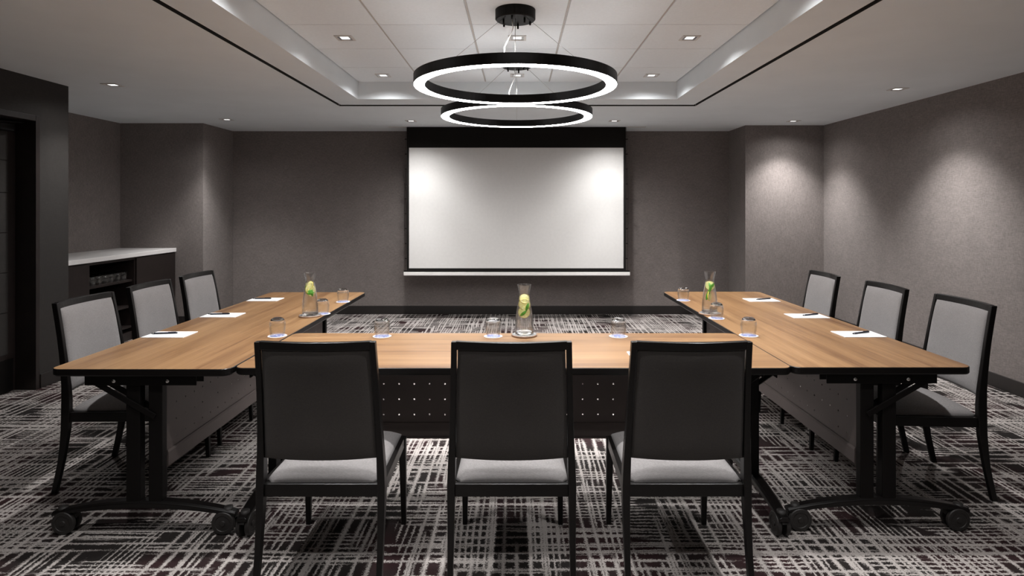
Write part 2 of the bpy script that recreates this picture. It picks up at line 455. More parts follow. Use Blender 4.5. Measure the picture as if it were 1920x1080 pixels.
for s, xx in ((-1, x0), (1, x1)):
    bm = bmesh.new()
    add_tube(bm, [(xx + s * .006, 0, ZC), (xx + s * .03, 0, (ZC + zb1) / 2), (xx + s * .02, 0, zb1)][::1], .0018, 6)
    for k in range(9):
        z = .78 + k * .19; add_box(bm, (min(xx, xx + s * .024), -.002, z), (max(xx, xx + s * .024), .001, z + .012))
    obj('tension_cord', bm, M['screenblk'], t)

# linear air slots in the ceiling each side of the screen
for nm, a, b_ in (('left', 728, 761), ('right', 1177, 1211)):
    xa, _ = px(a, 0, 7.68); xb, _ = px(b_, 0, 7.68)
    v = thing('air_slot', 'thin linear air slot in the ceiling beside the %s end of the screen' % nm, 'vent', (0, 0, 0), 0)
    v.location = ((xa + xb) / 2, 7.70, ZC)
    hw = (xb - xa) / 2
    bm = bmesh.new()
    add_box(bm, (-hw, -.022, -.006), (hw, -.012, 0)); add_box(bm, (-hw, .012, -.006), (hw, .022, 0))
    add_box(bm, (-hw, -.012, -.006), (-hw + .008, .012, 0)); add_box(bm, (hw - .008, -.012, -.006), (hw, .012, 0))
    obj('slot_frame', bm, M['trim'], v, .001)
    bm = bmesh.new(); add_box(bm, (-hw + .008, -.012, -.002), (hw - .008, .012, 0)); obj('slot_opening', bm, M['gap'], v)

# ================================================================ DOWNLIGHTS
def make_downlight():
    t = thing('downlight', '', 'ceiling light', (0, 0, ZC))
    a, b_ = .062, .047
    bm = bmesh.new()
    def sq(r, z): return [(-r, -r, z), (r, -r, z), (r, r, z), (-r, r, z)]
    add_rings(bm, [sq(a, 0), sq(a, -.005), sq(b_ + .003, -.007), sq(b_, -.006), sq(b_, 0)], cap=False)
    obj('trim_frame', bm, M['trim'], t)
    bm = bmesh.new()
    add_rings(bm, [sq(b_, -.0045), sq(b_ * .62, -.0012)], cap=False)
    obj('reflector', bm, M['reflector'], t)
    bm = bmesh.new(); add_box(bm, (-b_ * .62, -b_ * .62, -.002), (b_ * .62, b_ * .62, -.0005)); obj('lens', bm, M['lensglow'], t)
    return t
DL = make_downlight()
first = [True]
def downlight(x, y, z, label, group, power, size=104, blend=1.0, wide=0, wsize=134):
    if first[0]:
        t = DL; first[0] = False; t.location = (x, y, z); t['label'] = label; t['group'] = group
    else:
        t = dup(DL, (x, y, z), 0, label, group)
    if power:
        L = bpy.data.lights.new('lamp', 'SPOT'); L.energy = power; L.color = WARM
        L.spot_size = math.radians(size); L.spot_blend = blend; L.shadow_soft_size = .03
        lo = bpy.data.objects.new('lamp', L); COL.objects.link(lo); lo.parent = t; lo.location = (0, 0, -.03)
        if wide:
            L2 = L.copy(); L2.energy = wide; L2.spot_size = math.radians(wsize)
            lo = bpy.data.objects.new('lamp', L2); COL.objects.link(lo); lo.parent = t; lo.location = (0, 0, -.03)
    return t
GT = 'square downlights in the tile ceiling'
GC = 'square downlights in the lower ceiling'
tile_rows = ((4.28, 'nearer the camera'), (5.50, 'nearest the screen'))
for y, nm in tile_rows:
    for x, side in ((-1.22, 'left'), (0, 'middle'), (1.22, 'right')):
        downlight(x, y, ZT, 'square downlight in the tile ceiling, %s one of the row %s' % (side, nm), GT, 34 if x else 24, wide=9 if x else 0, wsize=156)
for y, pw, nm in ((3.06, 36, 'over the near table ends'), (1.84, 9, 'over the front chairs'), (.62, 5, 'above the camera')):
    for x, side in ((-1.22, 'left'), (0, 'middle'), (1.22, 'right')):
        downlight(x, y, ZT, 'square downlight in the tile ceiling, %s one of the row %s' % (side, nm), GT, pw, wide=9 if x and y > 2 else 0, wsize=156)
downlight(-3.38, 5.05, ZC, 'square downlight in the left soffit, close to the dark door wall', GC, 10)
downlight(-3.39, 7.05, ZC, 'square downlight in the left soffit, by the far corner of the niche', GC, 60, 90)
downlight(-1.26, 7.16, ZC, 'square downlight by the upper left of the screen', GC, 74, 62, 1.0, 29)
downlight(1.15, 7.16, ZC, 'square downlight by the upper right of the screen', GC, 80, 62, 1.0, 32)
downlight(3.28, 7.18, ZC, 'square downlight in the right soffit, by the projecting pier', GC, 95, 94)
downlight(3.29, 5.23, ZC, 'square downlight in the right soffit, beside the long right wall', GC, 100, 98)

# ================================================================ RING PENDANTS
def make_pendant():
    t = thing('ring_pendant', '', 'pendant light', (0, 0, 0), 0, 'black ring pendants over the tables')
    zb_, zt_, Ro, Ri = 2.172, 2.228, .612, .545
    bm = bmesh.new()
    n = 128
    prof = [(Ri, zb_), (Ro - .004, zb_ - .001), (Ro, zb_), (Ro, zt_), (Ro - .012, zt_), (Ro - .012, zt_ - .006), (Ri + .012, zt_ - .006), (Ri + .012, zt_), (Ri, zt_)]
    prof = [(Ro - .002, zb_ - .002), (Ro, zb_), (Ro, zt_), (Ro - .014, zt_), (Ro - .014, zt_ - .006), (Ri + .014, zt_ - .006), (Ri + .014, zt_), (Ri, zt_), (Ri, zb_), (Ri + .002, zb_ - .002), (Ri + .002, zb_ + .01), (Ro - .002, zb_ + .01), (Ro - .002, zb_ - .002)]
    add_lathe(bm, prof, n, smooth=False)
    bmesh.ops.remove_doubles(bm, verts=bm.verts[:], dist=1e-5)
    obj('ring_body', bm, M['black'], t)
    bm = bmesh.new(); add_lathe(bm, [(Ri + .0025, zb_ + .008), (Ri + .0025, zb_ - .003), (Ro - .0025, zb_ - .003), (Ro - .0025, zb_ + .008), (Ri + .0025, zb_ + .008)], n, smooth=False)
    obj('diffuser', bm, M['ringglow'], t)['label'] = 'glowing white underside'
    bm = bmesh.new(); add_lathe(bm, [(Ri + .016, zt_ - .005), (Ro - .016, zt_ - .005), (Ro - .016, zt_ - .0035), (Ri + .016, zt_ - .0035), (Ri + .016, zt_ - .005)], n, smooth=False)
    obj('upper_diffuser', bm, M['ringupglow'], t)
    bm = bmesh.new(); add_lathe(bm, [(0, 2.578), (.116, 2.578), (.122, 2.584), (.122, ZT), (0, ZT)], 48, smooth=False)
    can = obj('canopy', bm, M['black'], t)
    for a in range(0, 360, 60):
        r = .095 if a % 120 else .075
        x, y = r * math.sin(math.radians(a + 12)), r * math.cos(math.radians(a + 12))
        bm = bmesh.new()
        add_lathe(bm, [(0, 2.558 if a % 120 else 2.548), (.006, 2.558 if a % 120 else 2.548), (.006, 2.579), (0, 2.579)], 10, cx=x, cy=y)
        obj('cable_grip', bm, M['black'], can)
    rm = (Ro + Ri) / 2
    for a, ra in ((-145, .10), (145, .10), (0, .06), (180, .03)):
        s, c = math.sin(math.radians(a)), math.cos(math.radians(a))
        bm = bmesh.new(); add_tube(bm, [(ra * s, ra * c, 2.578), (rm * s, rm * c, zt_ - .004)], .0011, 6)
        obj('suspension_cable', bm, M['wire'], t)
    bm = bmesh.new()
    add_tube(bm, [(-.02, -.03, 2.578), (-.018, -.06, 2.54), (-.012, -.12, 2.50), (-.02, -.25, 2.43), (-.045, -.42, 2.33), (-.055, -.54, 2.27), (-.055, -.577, zt_ - .004)], .0032, 8)
    obj('power_cord', bm, M['cord'], t)['label'] = 'pale power cord'
    return t
P0 = make_pendant(); P0.location = (-.012, 3.68, 0); P0['label'] = 'large black glowing ring pendant nearer the camera'
dup(P0, (-.005, 4.92, 0), 0, 'black glowing ring pendant behind, nearer the screen')

# ================================================================ NICHE CABINET
CX, CZ = -4.18, .943
cab = thing('niche_cabinet', 'dark wooden cabinet with open shelves under a white countertop in the left niche', 'cabinet', (0, 0, 0))
bm = bmesh.new()
add_box(bm, (-4.84, 5.14, 0), (CX, 5.90, CZ - .045)); add_box(bm, (-4.84, 6.60, 0), (CX, 7.37, CZ - .045))
add_box(bm, (-4.84, 5.90, 0), (-4.80, 6.60, CZ - .045)); add_box(bm, (-4.80, 5.90, CZ - .075), (CX, 6.60, CZ - .045)); add_box(bm, (-4.80, 5.90, 0), (CX - .02, 6.60, .09))
obj('body', bm, M['darkwood'], cab, .002)
for z in (.655, .375, .155):
    bm = bmesh.new(); add_box(bm, (-4.80, 5.90, z - .022), (CX - .02, 6.60, z)); obj('shelf', bm, M['darkwood'], cab, .001)
for y0, y1 in ((5.16, 5.885), (6.615, 7.36)):
    bm = bmesh.new(); add_box(bm, (CX, y0, .09), (CX + .018, y1, CZ - .06)); dd_ = obj('door', bm, M['darkwood'], cab, .002)
bm = bmesh.new(); add_box(bm, (-4.84, 5.13, CZ - .045), (-4.155, 7.37, CZ))
tag(obj('countertop', bm, M['counter'], None, .003), 'white countertop with thick front edge on the dark niche cabinet', 'countertop')

# ================================================================ GLASSWARE
def make_glass(small=False):
    """upside-down tumbler: rim down on the table"""
    bm = bmesh.new()
    out = [(.0365, 0.0), (.0385, .012), (.0415, .03), (.0435, .05), (.0435, .062), (.0405, .078), (.034, .09), (.027, .096), (.022, .0985), (0, .0985)]
    inn = [(0, .090), (.018, .0895), (.026, .0875), (.032, .083), (.0385, .074), (.0418, .061), (.0418, .05), (.0398, .03), (.0368, .012), (.0350, 0.0)]
    add_lathe(bm, out + inn[0:0], 32)
    add_lathe(bm, inn, 32)
    # join rims
    bm.verts.ensure_lookup_table()
    o_r = [v for v in bm.verts if abs(v.co.z) < 1e-6 and abs(v.co.xy.length - .0365) < 1e-4]
    i_r = [v for v in bm.verts if abs(v.co.z) < 1e-6 and abs(v.co.xy.length - .0350) < 1e-4]
    for a, b_, c, d in ((o_r[k], o_r[(k + 1) % 32], i_r[(k + 1) % 32], i_r[k]) for k in range(32)):
        f = bm.faces.new((a, b_, c, d)); f.smooth = True
    for f in bm.faces:
        f.material_index = 1 if f.calc_center_median().z > .080 else 0
    return obj('tumbler', bm, [M['thinglass'], M['glass']])
def make_coaster():
    bm = bmesh.new(); add_lathe(bm, [(0, 0), (.050, 0), (.050, .0016), (0, .0016)], 40, smooth=False)
    return obj('paper_coaster', bm, M['coaster'])
G0 = make_glass(); K0 = make_coaster()
fg = [True]
TZ = .737
def glass_at(x, y, gl, kl, r=0):
    if fg[0]: g_, k_ = G0, K0; fg[0] = False
    else:
        g_, k_ = G0.copy(), K0.copy(); COL.objects.link(g_); COL.objects.link(k_)
    k_.location = (x, y, TZ); k_.rotation_euler.z = r
    g_.location = (x, y, TZ + .0016)
    tag(g_, gl, 'glass', 'upside-down tumblers on the tables'); tag(k_, kl, 'coaster', 'round paper coasters under the tumblers')
for x, y, w_ in ((-1.313, 3.31, 'at the near inner end of the left table'),
                 (-1.285, 3.99, 'on the left table right behind the carafe'),
                 (-1.297, 4.50, 'at the far inner corner of the left table'),
                 (-.738, 3.30, 'on the middle table towards the left chair'),
                 (-.132, 3.30, 'on the middle table just left of its carafe'),
                 (.551, 3.30, 'on the middle table towards the right chair'),
                 (1.270, 3.32, 'at the near inner end of the right table'),
                 (1.262, 3.83, 'on the right table just in front of its carafe'),
                 (1.255, 4.57, 'at the far inner corner of the right table')):
    glass_at(x, y, 'clear upside-down tumbler ' + w_, 'blue printed coaster ' + w_, random.random() * 6)

# carafes
def carafe_profile(z):
    pts = [(0, .050), (.012, .0515), (.06, .050), (.12, .0435), (.165, .036), (.198, .0295), (.212, .0275), (.225, .0285), (.25, .034), (.270, .0385)]
    for (a, ra), (b_, rb) in zip(pts, pts[1:]):
        if a <= z <= b_:
            t_ = (z - a) / (b_ - a); return ra + (rb - ra) * t_
    return pts[-1][1]
def make_carafe():
    t = thing('water_carafe', '', 'carafe', (0, 0, 0), 0, 'glass carafes of lemon water on the tables')
    zs = [0, .004, .012, .03, .06, .09, .12, .145, .165, .182, .198, .206, .212, .218, .225, .238, .25, .262, .270]
    def rr(z): return (carafe_profile(z - .003 if z > .003 else z) + carafe_profile(min(z + .003, .27))) / 2
    bm = bmesh.new()
    outer = [(0, 0.0), (.047, 0.0)] + [(rr(z), z) for z in zs[1:]]
    inner = [(rr(z) - .0022, z) for z in zs[::-1] if z > .015] + [(.044, .014), (0, .014)]
    rim = [(rr(.27) + .0004, .2716), (rr(.27) - .0018, .2716)]
    add_lathe(bm, outer + rim + inner, 48)
    for f in bm.faces:
        f.material_index = 1 if f.calc_center_median().z < .0142 else 0
    obj('carafe_body', bm, [M['thinglass'], M['glass']], t)
    bm = bmesh.new()
    wz = [.0138] + [z for z in zs if .02 < z < .21]
    add_lathe(bm, [(0, .0138), (.0443, .0138)] + [(rr(z) - .0018, z) for z in wz[1:]] + [(rr(.206) - .0018, .2065), (0, .2065)], 48)
    obj('water', bm, M['water'], t)
    return t
def make_slice():
    bm = bmesh.new(); R, h = .031, .0022
    add_lathe(bm, [(R - .002, -h), (R, -h * .6), (R, h * .6), (R - .002, h)], 28, mi=0)
    for s in (-1, 1): add_lathe(bm, [(R - .002, s * h), (R - .0042, s * h)], 28, mi=1)
    for s in (-1, 1): add_lathe(bm, [(R - .0042, s * h), (0, s * h)], 28, mi=2)
    bmesh.ops.remove_doubles(bm, verts=bm.verts[:], dist=1e-5)
    return obj('lemon_slice', bm, [M['rind'], M['pith'], M['flesh']])
def make_leaf():
    bm = bmesh.new()
    L, W = .046, .019
    rows = []
    for i in range(9):
        u = i / 8; wd = W * math.sin(PI * min(1, u * .92 + .04)) ** .8 * (1 - .25 * u) / 2 + .0004
        zc = .006 * math.sin(u * PI)
        rows.append([(-wd, u * L, zc + .003), (0, u * L, zc), (wd, u * L, zc + .003)])
    vt = [[bm.verts.new(p) for p in r] for r in rows]
    for a, b_ in zip(vt, vt[1:]):
        for k in range(2):
            bm.faces.new((a[k], a[k + 1], b_[k + 1], b_[k])).smooth = True
    o = obj('mint_leaf', bm, M['leaf'], None, recalc=False)
    md = o.modifiers.new('thick', 'SOLIDIFY'); md.thickness = .0007
    return o
def make_stand():
    bm = bmesh.new()
    add_lathe(bm, [(0, 0), (.070, 0), (.0715, .003), (.070, .0085), (.067, .0095)], 48, mi=0)
    add_lathe(bm, [(.067, .0095), (.064, .0088), (0, .0088)], 48, mi=1, smooth=False)
    bmesh.ops.remove_doubles(bm, verts=bm.verts[:], dist=1e-5)
    return obj('round_trivet', bm, [plain('brown_wood_rim', (.22, .13, .08), .4), plain('polished_silver_top', (.80, .80, .80), .22, metal=.8)])
C0, L0, F0, T0 = make_carafe(), make_slice(), make_leaf(), make_stand()
carafes = [
    ((-1.338, 3.905), 'left table', [(.010, -.012, .165, 80, 12, 25), (-.006, .004, .190, 70, 0, -30), (.004, .010, .150, 85, 0, 70)], [(-.040, -.026, .142, 75, 62, -20), (-.020, -.040, .140, 75, 80, 10), (.044, -.026, .122, 80, -8, 0), (-.034, -.006, .146, 70, -12, 20)]),
    ((.038, 3.315), 'middle table', [(.003, -.010, .164, 80, 6, 6), (-.003, -.026, .122, 82, -12, -8), (.002, .010, .192, 60, 20, 0)], [(-.044, -.048, .106, 78, 52, 0), (.018, -.034, .132, 84, 18, 10)]),
    ((1.268, 3.985), 'right table', [(-.020, -.030, .112, 85, 20, 50), (.004, .006, .178, 72, 0, 0)], [(-.020, -.030, .140, 80, 12, 10), (-.036, -.022, .112, 82, 14, -20), (.010, -.028, .158, 75, -20, -30), (-.010, -.026, .168, 75, 50, 20), (-.050, -.012, .085, 85, 8, 12)]),
]
fl = fl2 = True
for ci, ((x, y), nm, sl, lv) in enumerate(carafes):
    if ci == 0: c, s = C0, T0
    else:
        c = dup(C0, (0, 0, 0), 0, ''); s = T0.copy(); COL.objects.link(s)
    s.location = (x, y, TZ); c.location = (x, y, TZ + .0088)
    c['label'] = 'glass carafe of water with lemon and green leaves on the ' + nm
    tag(s, 'round wood-rimmed trivet under the water carafe on the ' + nm, 'trivet', 'round trivets under the carafes')
    for k, (dx, dy, dz, rx, ry, rz) in enumerate(sl):
        o = L0 if fl else L0.copy()
        if not fl: COL.objects.link(o)
        fl = False
        lim = max(.0, carafe_profile(dz) - .0035) / .031
        o.scale = (min(1, lim),) * 3
        o.location = (x + dx * .35, y + dy * .5, TZ + .0088 + dz); o.rotation_euler = tuple(math.radians(q) for q in (rx, ry, rz))
        tag(o, ('upper', 'lower', 'third, hidden')[[q[2] for q in sorted(sl, key=lambda q: -q[2])].index(dz)] + ' lemon slice floating in the carafe on the ' + nm, 'lemon slice', 'lemon slices in the carafe on the ' + nm)
    for k, (dx, dy, dz, rx, ry, rz) in enumerate(lv):
        o = F0 if fl2 else F0.copy()
        if not fl2: COL.objects.link(o)
        fl2 = False
        o.scale = (min(.95, max(.3, (carafe_profile(dz) - .006) / .030)),) * 3
        o.location = (x + dx * .5, y + dy * .65, TZ + .0088 + dz); o.rotation_euler = tuple(math.radians(q) for q in (rx, ry, rz * .3))
        tag(o, ('topmost', 'second highest', 'third highest', 'fourth highest', 'lowest')[[q[2] for q in sorted(lv, key=lambda q: -q[2])].index(dz)] + ' green mint leaf in the carafe on the ' + nm, 'leaf', 'mint leaves in the carafe on the ' + nm)

# glasses stored on the cabinet shelf
for i in range(7):
    for j in range(2):
        g_ = G0.copy(); COL.objects.link(g_)
        g_.location = (-4.265 - j * .10 - random.uniform(0, .01), 5.955 + i * .097, .655)
        tag(g_, 'clear tumbler on the niche cabinet shelf, %s from the left in the %s row' % (('first', 'second', 'third', 'fourth', 'fifth', 'sixth', 'seventh')[i], ('front', 'back')[j]), 'glass', 'tumblers on the niche cabinet shelf')

# ================================================================ TABLES
def hole_panel(L, z0, z1, rows, pitch, r):
    """flat sheet in the local y-z plane (x=0) pierced by rows of round holes"""
    bm = bmesh.new()
    n = int((L - .06) / pitch); half = n * pitch / 2
    def quad(ya, yb, za, zb_): bm.faces.new([bm.verts.new((0, a, b_)) for a, b_ in ((ya, za), (yb, za), (yb, zb_), (ya, zb_))])
    zr0, zr1 = rows[0] - pitch / 2, rows[-1] + pitch / 2
    quad(-L / 2, L / 2, z0, zr0); quad(-L / 2, L / 2, zr1, z1)
    quad(-L / 2, -half, zr0, zr1); quad(half, L / 2, zr0, zr1)
    for zc in rows:
        for k in range(n):
            yc = -half + (k + .5) * pitch; p = pitch / 2
            sq = [(p, 0), (p, p), (0, p), (-p, p), (-p, 0), (-p, -p), (0, -p), (p, -p)]
            o_ = [bm.verts.new((0, yc + a, zc + b_)) for a, b_ in sq]
            i_ = [bm.verts.new((0, yc + r * math.cos(q * PI / 4), zc + r * math.sin(q * PI / 4))) for q in range(8)]
            for q in range(8): bm.faces.new((o_[q], o_[(q + 1) % 8], i_[(q + 1) % 8], i_[q]))
    bmesh.ops.remove_doubles(bm, verts=bm.verts[:], dist=1e-5)
    return bm

def rrect(hx, hy, r, n=6):
    pts = []
    for cx, cy, a0 in ((hx - r, hy - r, 0), (-hx + r, hy - r, 90), (-hx + r, -hy + r, 180), (hx - r, -hy + r, 270)):
        for k in range(n + 1):
            a = math.radians(a0 + 90 * k / n); pts.append((cx + r * math.cos(a), cy + r * math.sin(a)))
    return pts

def make_table(label, W, L, loc, rz):
    t = thing('folding_table', label, 'table', loc, rz, 'wood-topped conference tables')
    hx, hy = W / 2, L / 2
    th = .032
    bm = bmesh.new()
    e = .003
    a = rrect(hx - e, hy - e, .045 - e)
    vs = [bm.verts.new((x, y, TZ)) for x, y in a]; bm.faces.new(vs)
    v2 = [bm.verts.new((x, y, TZ - .004)) for x, y in a]
    for i in range(len(a)): bm.faces.new((vs[i], vs[(i + 1) % len(a)], v2[(i + 1) % len(a)], v2[i]))
    obj('tabletop', bm, M['wood'], t)['label'] = 'light wood laminate top'
    bm = bmesh.new()
    b_ = rrect(hx, hy, .045)
    c_ = rrect(hx - .004, hy - .004, .041)
    rings = [[(x, y, TZ - .0006) for x, y in a], [(x, y, TZ - .0025) for x, y in b_], [(x, y, TZ - th + .006) for x, y in b_], [(x, y, TZ - th) for x, y in c_]]
    add_rings(bm, rings)
    obj('edge_band', bm, M['lacquer'], t)['label'] = 'black rounded edge'
    zt = TZ - th
    # modesty panel with pierced rows
    bm = hole_panel(L - .20, .345, zt - .012, (.385, .463, .541), .078, .0042)
    pn = obj('modesty_panel', bm, M['panel'], t, recalc=False); pn.location = (.066, 0, 0)
    md = pn.modifiers.new('thick', 'SOLIDIFY'); md.thickness = .0016
    bm = bmesh.new()
    q = [(.060, .345), (.070, .345), (.074, .335), (.074, .275), (.066, .268), (.050, .268), (.050, .274), (.064, .276), (.067, .333)]
    add_rings(bm, [[(x, -(L - .2) / 2, z) for x, z in q], [(x, (L - .2) / 2, z) for x, z in q]])
    obj('cable_trough', bm, M['panel'], t)
    for s in (-1, 1):
        ye = s * (hy - .055)
        for xc_, wd in ((-.046, .062), (.052, .060)):
            bm = bmesh.new(); add_box(bm, (xc_ - wd / 2, ye - .02, .135), (xc_ + wd / 2, ye + .02, zt - .03)); obj('column', bm, M['black'], t, .004)
        # arched foot
        bm = bmesh.new()
        rings = []
        for k in range(17):
            u = -1 + k / 8; x = u * .405
            zc = .148 - .050 * u * u; tk = .030 - .012 * abs(u) ** 2; wy = .030 - .007 * u * u
            rings.append([(x, ye - wy, zc - tk), (x, ye + wy, zc - tk), (x, ye + wy, zc - .006), (x, ye + wy * .6, zc), (x, ye - wy * .6, zc), (x, ye - wy, zc - .006)])
        add_rings(bm, rings)
        ft = obj('foot', bm, M['lacquer'], t, .003)
        for cs in (-1, 1):
            cx = cs * .352
            bm = bmesh.new()
            # hooded fork with swivel stem
            add_lathe(bm, [(0, .088), (.017, .088), (.019, .096), (.019, .114), (0, .114)], 16, cx=cx + cs * .014, cy=ye)
            hood = []
            for k in range(9):
                a_ = math.radians(20 + 140 * k / 8); hood.append((cx + .052 * math.cos(a_), .050 + .052 * math.sin(a_)))
            for k in range(8):
                (xa, za), (xb, zb_) = hood[k], hood[k + 1]
                add_rings(bm, [[(xa, ye - .010, za), (xa, ye + .010, za), (xa * .85 + cx * .15, ye + .010, za * .85 + .05 * .15), (xa * .85 + cx * .15, ye - .010, za * .85 + .05 * .15)],
                               [(xb, ye - .010, zb_), (xb, ye + .010, zb_), (xb * .85 + cx * .15, ye + .010, zb_ * .85 + .05 * .15), (xb * .85 + cx * .15, ye - .010, zb_ * .85 + .05 * .15)]])
            add_box(bm, (cx - .008, ye - .010, .044), (cx + .008, ye + .010, .10))
            ca = obj('caster', bm, M['rubber'], t)
            for ws in (-1, 1):
                bm = bmesh.new()
                pr = [(0, .011), (.049, .011), (.050, .014), (.050, .026), (.047, .029), (.034, .0285), (.033, .026), (.012, .026), (.011, .030), (0, .030)]
                add_lathe(bm, pr, 32, smooth=False)
                for v in bm.verts:
                    x_, y_, z_ = v.co; v.co = (cx + x_, ye + ws * z_, .050 + y_)
                obj('wheel', bm, M['wheelgrey'], ca, .001)
        # tilt bracket under the top
        bm = bmesh.new()
        add_box(bm, (-.25, ye - .034, zt - .045), (.24, ye - .028, zt)); add_box(bm, (-.25, ye + .028, zt - .045), (.24, ye + .034, zt)); add_box(bm, (-.25, ye - .028, zt - .006), (.24, ye + .028, zt))
        add_box(bm, (-.10, ye - .026, zt - .04), (.10, ye + .026, zt - .012))
        br = obj('tilt_bracket', bm, M['black'], t, .002)
        for xx in (-.12, .115):
            bm = bmesh.new()
            add_lathe(bm, [(0, 0), (.009, 0), (.009, .003), (.006, .006), (0, .007)], 14)
            for v in bm.verts:
                x_, y_, z_ = v.co; v.co = (xx + x_, ye + s * (.034 + z_), zt - .025 + y_)
            obj('bolt', bm, M['chrome'], br)['label'] = 'shiny bolt head'
        for dy in (-.026, .026):
            bm = bmesh.new(); add_beam(bm, (-.215, ye + dy, zt - .03), (.055, ye + dy, zt - .185), (0, 1, 0), .006, .024)
            obj('brace', bm, M['black'], t, .001)
        bm = bmesh.new()
        add_box(bm, (.040, ye - s * .02 - .012, .30), (.074, ye - s * .02 + .012, .50)) if False else add_box(bm, (.03, min(ye, ye - s * .05), .29), (.066, max(ye, ye - s * .05), .33))
        obj('panel_mount', bm, M['black'], t, .002)
    return t
# (positions measured: centre x, centre y)
make_table('left wooden conference table on black wheeled legs running towards the screen', .79, 2.38, (-1.648, 3.820, 0), 0)
make_table('middle wooden conference table joining the two side tables, behind the three front chairs', .735, 2.46, (-.018, 3.018, 0), PI / 2)
make_table('right wooden conference table on black wheeled legs running towards the screen', .80, 2.38, (1.612, 3.850, 0), PI)

# ================================================================ NOTEPADS AND PENS
def make_pad():
    bm = bmesh.new(); add_box(bm, (-.114, -.076, 0), (.114, .076, .004))
    o = obj('notepad', bm, M['paper'], None, .0008, 1); return o
def make_pen():
    bm = bmesh.new()
    add_tube(bm, [(-.070, 0, .005), (-.066, 0, .005), (-.056, 0, .005), (.055, 0, .005), (.066, 0, .005), (.068, 0, .005)], [.0012, .0022, .0048, .0048, .0042, .003], 12)
    t = obj('pen', bm, M['pen'])
    bm = bmesh.new(); add_box(bm, (.020, -.0016, .0098), (.062, .0016, .0112)); add_box(bm, (.058, -.0016, .006), (.062, .0016, .0112)); obj('pen_clip', bm, M['pen'], t)
    bm = bmesh.new(); add_tube(bm, [(-.058, 0, .005), (-.054, 0, .005)], .0051, 12); obj('grip_ring', bm, M['chrome'], t)
    return t
pads = [((-1.915, 3.335), 'left table, by the nearest left chair', 0, (-.035, .006, 8)),
        ((-1.915, 3.935), 'left table, by the middle left chair', 0, (-.030, .008, 5)),
        ((-1.915, 4.600), 'left table, by the farthest left chair', 0, (-.030, .010, 4)),
        ((1.885, 3.345), 'right table, by the nearest right chair', 0, (.020, .010, 24)),
        ((1.868, 3.905), 'right table, by the middle right chair', 0, (.030, .012, 22)),
        ((1.845, 4.575), 'right table, by the farthest right chair', 0, (.020, .010, 20)),
        ((.645, 2.862), 'middle table, mostly hidden behind the right front chair', 0, None)]
PD, PN = make_pad(), make_pen()
for i, ((x, y), nm, rz, pen) in enumerate(pads):
    o = PD if i == 0 else PD.copy()
    if i: COL.objects.link(o)
    o.location = (x, y, TZ); o.rotation_euler.z = math.radians(rz)
    tag(o, 'white notepad on the ' + nm, 'notepad', 'white notepads on the tables')
    if pen:
        if i == 0: p = PN
        else:
            p = PN.copy(); COL.objects.link(p)
            for ch in PN.children:
                c = ch.copy(); COL.objects.link(c); c.parent = p
        p.location = (x + pen[0], y + pen[1], TZ + .004); p.rotation_euler.z = math.radians(pen[2])
        tag(p, 'dark pen on the notepad on the ' + nm, 'pen', 'dark pens on the notepads')

